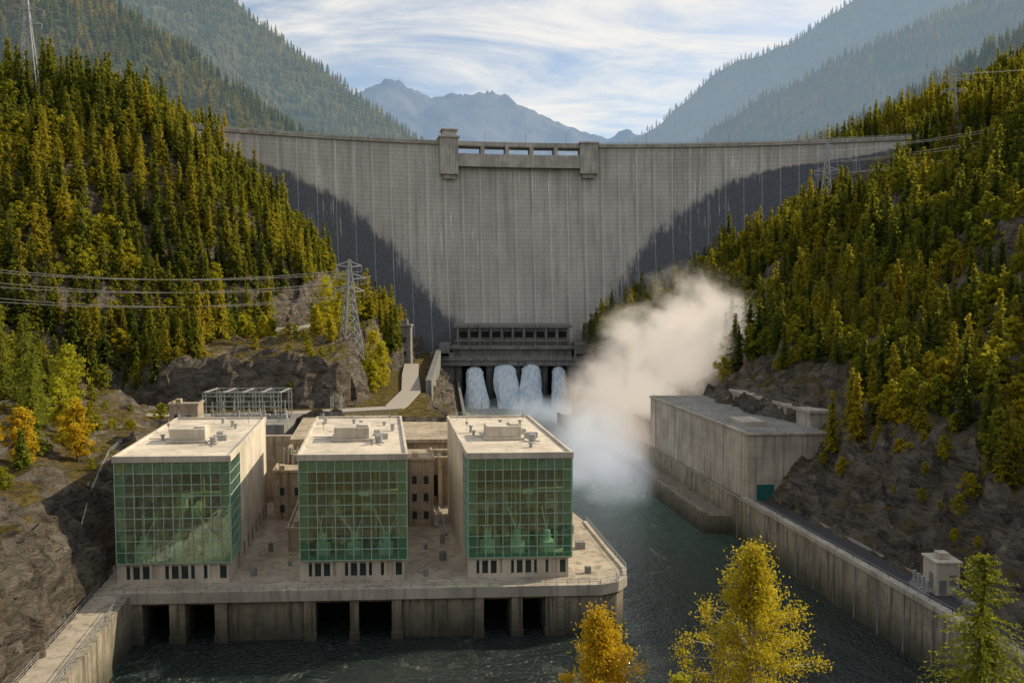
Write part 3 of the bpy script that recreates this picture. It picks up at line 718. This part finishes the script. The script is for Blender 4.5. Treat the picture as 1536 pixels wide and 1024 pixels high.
def scatter(name,P,sc,idx,col):
    me=D.meshes.new(name);me.from_pydata(P.tolist(),[],[]);n=len(P)
    a=me.attributes.new('sc','FLOAT','POINT');a.data.foreach_set('value',sc.astype(np.float32))
    a=me.attributes.new('rz','FLOAT','POINT');a.data.foreach_set('value',rng.uniform(0,6.283,n).astype(np.float32))
    a=me.attributes.new('pi','INT','POINT');a.data.foreach_set('value',idx.astype(np.int32))
    o=D.objects.new(name,me);link(o)
    g=D.node_groups.new(name,'GeometryNodeTree');g.interface.new_socket('Geometry',in_out='INPUT',socket_type='NodeSocketGeometry');g.interface.new_socket('Geometry',in_out='OUTPUT',socket_type='NodeSocketGeometry')
    gi=g.nodes.new('NodeGroupInput');go=g.nodes.new('NodeGroupOutput');ip=g.nodes.new('GeometryNodeInstanceOnPoints');ci=g.nodes.new('GeometryNodeCollectionInfo')
    ci.inputs['Collection'].default_value=col;ci.inputs['Separate Children'].default_value=True;ci.inputs['Reset Children'].default_value=True
    def na(nm,ty):
        q=g.nodes.new('GeometryNodeInputNamedAttribute');q.data_type=ty;q.inputs['Name'].default_value=nm
        return [s_ for s_ in q.outputs if s_.enabled and s_.name=='Attribute'][0]
    cx=g.nodes.new('ShaderNodeCombineXYZ');g.links.new(na('rz','FLOAT'),cx.inputs[2])
    er=g.nodes.new('FunctionNodeEulerToRotation');g.links.new(cx.outputs[0],er.inputs[0])
    L=g.links.new;L(gi.outputs[0],ip.inputs['Points']);L(ci.outputs[0],ip.inputs['Instance']);ip.inputs['Pick Instance'].default_value=True
    L(na('pi','INT'),ip.inputs['Instance Index']);L(er.outputs[0],ip.inputs['Rotation']);L(na('sc','FLOAT'),ip.inputs['Scale']);L(ip.outputs[0],go.inputs[0])
    m=o.modifiers.new('scatter','NODES');m.node_group=g;return o
def jitgrid(x0,x1,y0,y1,s):
    X,Y=np.meshgrid(np.arange(x0,x1,s),np.arange(y0,y1,s));X=X.ravel()+rng.uniform(-.5,.5,X.size)*s;Y=Y.ravel()+rng.uniform(-.5,.5,Y.size)*s;return X,Y
def slope(x,y):
    e=1.5;return np.hypot((T(x+e,y)-T(x-e,y))/(2*e),(T(x,y+e)-T(x,y-e))/(2*e))
X,Y=jitgrid(-530,-64,240,710,5.);Z=T(X,Y);sl=slope(X,Y);rr=np.hypot(X-CX,Y-CY)
k=(Z>27)&(sl<2.2)&~((X>-118)&(Y<428)&(Z<70))&~((rr>598)&(rr<664))&~((Y<283)&(X>-135))&~((np.abs(Y-(236+(X+210)*.28))<9)&(X>-215)&(Y<275))
k&=~((Y>500)&(X>-85))&(rng.random(len(X))<.93)
XL,YL,ZL=X[k],Y[k],Z[k]
X,Y=jitgrid(40,530,120,710,5.0);Z=T(X,Y);sl=slope(X,Y);rr=np.hypot(X-CX,Y-CY);dr=X-(109.1-.163*Y)
pn=fbm(X/26,Y/26,4,55)
k=(dr>14+20*(pn-.42))&(sl<3.2)&~((rr>598)&(rr<664))&~((Y>350)&(Y<490)&(dr<72+30*(pn-.5)))&((pn<.70)|(dr<60))&~((X<100)&(Y>218)&(Y<300)&(dr<28))&~((X<82)&(Y>298)&(Y<362))
k&=(rng.random(len(X))<.94)
XR,YR,ZR=X[k],Y[k],Z[k]
X,Y=jitgrid(-300,300,-200,-25,7);Z=T(X,Y)
def plant(name,X,Y,Z,pd,s0=.6,s1=1.15):
    f=fbm(X/45,Y/45,3,91);isd=rng.random(len(X))<np.clip(pd+(f-.5)*1.2,.02,.8)
    for nm,m,c,nn in((name+'_conifer_forest',~isd,C_near,7),(name+'_broadleaf_forest',isd,C_dec,3)):
        P=np.stack([X[m],Y[m],Z[m]-.6],1);s_=rng.uniform(s0,s1,m.sum())*(1 if nn==7 else .9)*np.where(Y[m]<300,.75,1.)
        scatter(nm,P,s_,rng.integers(0,nn,m.sum()),c)
plant('western_hill',XL,YL,ZL,.18,.55,1.3);plant('eastern_hill',XR,YR,ZR,.32,.55,1.25);plant('southern_hill',X,Y,Z,.5)
X,Y=jitgrid(-135,-64,285,425,5);k=rng.random(len(X))<.16;X1,Y1=X[k],Y[k]
X,Y=jitgrid(-190,-95,150,258,5);k=(rng.random(len(X))<.5)&(X<-98);X2,Y2=X[k],Y[k]
X,Y=jitgrid(60,150,120,480,4);dr=X-(109.1-.163*Y);k=(dr>7)&(dr<80)&(rng.random(len(X))<.28)&~((X<102)&(Y>214)&(Y<300))&~((X<84)&(Y>296)&(Y<364));X3,Y3=X[k],Y[k]
X4=np.concatenate([X1,X2,X3]);Y4=np.concatenate([Y1,Y2,Y3]);Z4=T(X4,Y4)
scatter('slope_shrubs',np.stack([X4,Y4,Z4-.8],1),rng.uniform(.12,.42,len(X4)),rng.integers(0,3,len(X4)),C_dec)
# ---------------------------------------------------------------- individual trees
def place(o,x,y,z=None,rz=0,s=1):
    link(o);o.location=(x,y,float(T(x,y))-.3 if z is None else z);o.rotation_euler=(0,0,rz);o.scale=(s,s,s)
for i,(x,y,h,kind) in enumerate([(-131,214,29,'p'),(-119,197,22,'p'),(-118,206,14,'g'),(-108,174,13,'g'),(-136,196,24,'g'),(-124,184,15,'g'),(-113,186,21,'p'),(-112,166,12,'g'),(-128,228,20,'g'),(-106,192,15,'g'),(-142,220,26,'p'),(-102,164,8,'p')]):
    if kind=='p':o=conifer('pine_tree',200+i,h,h*.23,34,13,9,.55,[M_bark,M_pine])
    else:o=broad('larch_tree',220+i,h,h*.24,5200,.30,[M_bark,M_gold if i%2 else M_yel],cb=.12)
    place(o,x,y)
for i,(x,y,h,m) in enumerate([(-75,352,28,0),(-81,345,27,0),(-60,352,25,0),(-64,340,16,0),(-57,345,20,0),(-59,331,14,0),(-78,362,22,0),(-82,332,12,0),(-110,352,12,0),(-104,345,10,0),(-118,350,10,0),(-74,325,10,0)]):
    o=broad('birch_tree',240+i,h,h*.24,3600,.42,[M_birchbark,M_yel if i%3 else M_decid],cb=.08);place(o,x,y)
for i,(x,y,zt,h,R,m) in enumerate([(20.0,64,45.6,26,5.4,'y'),(8.0,60,41.7,22,4.6,'g'),(1.9,52,39.0,18,2.4,'y'),(12.2,56,38.6,20,2.8,'y')]):
    o=broad('birch_tree',300+i,h,R,38000,.12,[M_birchbark,M_yel if m=='y' else M_gold],cb=.1,ncl=120,tp_=1.0,sgk=.115);place(o,x,y,zt-h)
o=conifer('pine_tree',320,24,7.0,46,22,30,.25,[M_bark,M_pine],pw=.62);place(o,37.5,62,45.5-24)
o=conifer('pine_tree',321,16,5.0,36,18,20,.2,[M_bark,M_pine],pw=.6);place(o,32.5,56,36.8-16)
# ---------------------------------------------------------------- far mountains
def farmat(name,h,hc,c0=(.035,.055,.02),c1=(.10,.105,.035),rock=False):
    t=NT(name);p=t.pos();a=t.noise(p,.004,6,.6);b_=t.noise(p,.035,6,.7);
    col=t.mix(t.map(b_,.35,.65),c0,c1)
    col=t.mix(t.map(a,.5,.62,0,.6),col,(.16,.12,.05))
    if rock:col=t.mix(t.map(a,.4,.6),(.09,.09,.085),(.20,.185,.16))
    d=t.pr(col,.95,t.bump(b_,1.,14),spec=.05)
    e=t.n('ShaderNodeEmission');t.set(e.inputs[0],hc);return t.out(t.mixs(h,d,e.outputs[0]))  # airlight painted on: constant haze emission mixed over the slope
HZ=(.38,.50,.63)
def mountain(name,Y0,pts,h,hc,s_front=.62,depth=700,step=12,amp=60,tree=None,nsc=260.,rock=False,seed=0,lean=0.):
    px=[p[0] for p in pts];pz=[p[1] for p in pts]
    def H(x,y):
        R=np.interp(x,px,pz);dy=Y0-y
        g=fbm(x/nsc+dy*.0012,y/nsc*.35,5,seed,True)
        z=R-np.where(dy>0,dy*s_front,-dy*.5)+(g-.62)*amp*np.clip(.22+np.abs(dy)/150,0,2.2)+(fbm(x/40,y/40,4,seed+5)-.5)*amp*.3
        return z
    xs=np.arange(px[0],px[-1],step);ys=np.arange(Y0-depth,Y0+250,step);X,Y=np.meshgrid(xs,ys);Z=H(X,Y)
    grid_obj(name,X,Y,Z,farmat(name+'_mat',h,hc,rock=rock))
    if tree:
        sp,sc=tree;X,Y=jitgrid(px[0]+5,px[-1]-5,Y0-depth*.8,Y0+15,sp);Z=H(X,Y)
        k=(Z>66+.165*Y)&(np.abs(X)<.68*Y+30);X,Y,Z=X[k],Y[k],Z[k]
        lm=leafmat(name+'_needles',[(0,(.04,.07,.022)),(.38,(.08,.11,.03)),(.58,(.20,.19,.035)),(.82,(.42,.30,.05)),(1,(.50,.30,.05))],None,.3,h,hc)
        pr_=[conifer(name+'_p%d'%i,70+i,20,4.4,13,8,3,1.7,[M_bark,lm]) for i in range(3)]
        scatter(name+'_forest',np.stack([X,Y,Z-1],1),rng.uniform(.7,1.15,len(X))*sc,rng.integers(0,3,len(X)),coll(name+'_protos',pr_))
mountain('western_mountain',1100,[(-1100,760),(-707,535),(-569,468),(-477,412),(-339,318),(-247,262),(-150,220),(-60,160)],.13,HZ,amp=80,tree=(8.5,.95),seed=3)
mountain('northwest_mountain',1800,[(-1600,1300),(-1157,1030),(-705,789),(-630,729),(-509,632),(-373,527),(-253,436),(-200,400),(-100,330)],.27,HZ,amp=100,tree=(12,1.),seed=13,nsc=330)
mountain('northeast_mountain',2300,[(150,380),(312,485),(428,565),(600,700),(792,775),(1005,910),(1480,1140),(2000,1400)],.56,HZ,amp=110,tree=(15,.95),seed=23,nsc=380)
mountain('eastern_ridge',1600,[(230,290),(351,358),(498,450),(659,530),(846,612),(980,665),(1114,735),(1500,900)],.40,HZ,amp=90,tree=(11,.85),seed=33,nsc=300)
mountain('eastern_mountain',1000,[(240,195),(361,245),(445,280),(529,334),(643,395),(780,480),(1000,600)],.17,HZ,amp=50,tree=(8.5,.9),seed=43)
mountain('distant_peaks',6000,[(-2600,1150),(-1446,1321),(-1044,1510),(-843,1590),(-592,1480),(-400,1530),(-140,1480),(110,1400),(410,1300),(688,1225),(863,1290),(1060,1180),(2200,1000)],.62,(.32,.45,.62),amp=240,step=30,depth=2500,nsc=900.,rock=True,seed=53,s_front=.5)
# ---------------------------------------------------------------- light
el=math.radians(32);vx,vy=.88,.36;az=math.atan2(vx,vy)
L=D.lights.new('sun','SUN');L.energy=5.0;L.angle=math.radians(.5);L.color=(1,.86,.62);so=D.objects.new('sun',L);link(so)
ts=Vector((math.sin(az)*math.cos(el),math.cos(az)*math.cos(el),math.sin(el)));so.rotation_euler=ts.to_track_quat('Z','Y').to_euler()
W=D.worlds.new('World');S.world=W;W.use_nodes=True;t=NT('w',W)
sky=t.n('ShaderNodeTexSky');sky.sky_type='NISHITA';sky.sun_disc=False;sky.sun_elevation=el;sky.sun_rotation=az;sky.dust_density=1.0
tc=t.n('ShaderNodeTexCoord').outputs['Generated'];q=t.xyz(tc);zz=t.math('ADD',t.math('MAXIMUM',q[2],0),.25)
cp=t.comb(t.math('DIVIDE',q[0],zz),t.math('DIVIDE',q[1],zz),0)
mp=t.n('ShaderNodeMapping');t.set(mp.inputs[0],cp);mp.inputs['Rotation'].default_value=(0,0,-.28);mp.inputs['Scale'].default_value=(.8,2.0,1)
c1=t.noise(mp.outputs[0],1.7,8,.66,.6);c2=t.noise(cp,.9,4)
cl=t.map(t.math('ADD',c1,t.math('MULTIPLY',t.math('SUBTRACT',c2,.5),.6)),.30,.66)
cl=t.math('MULTIPLY',cl,t.map(q[2],-.02,.05))
col=t.mix(t.math('ADD',.04,t.math('MULTIPLY',cl,.9)),sky.outputs[0],(6.6,6.35,5.9))
bg=t.n('ShaderNodeBackground');t.set(bg.inputs[0],col);bg.inputs[1].default_value=.148
o=t.n('ShaderNodeOutputWorld');t.set(o.inputs[0],bg.outputs[0])
# ---------------------------------------------------------------- camera
c=D.cameras.new('camera');c.lens=28;c.sensor_width=36;c.clip_end=60000;co=D.objects.new('camera',c);link(co);co.location=(0,0,66);co.rotation_euler=(math.radians(90-3.45),0,0);S.camera=co
S.view_settings.view_transform='Standard';S.view_settings.look='None';S.view_settings.exposure=0
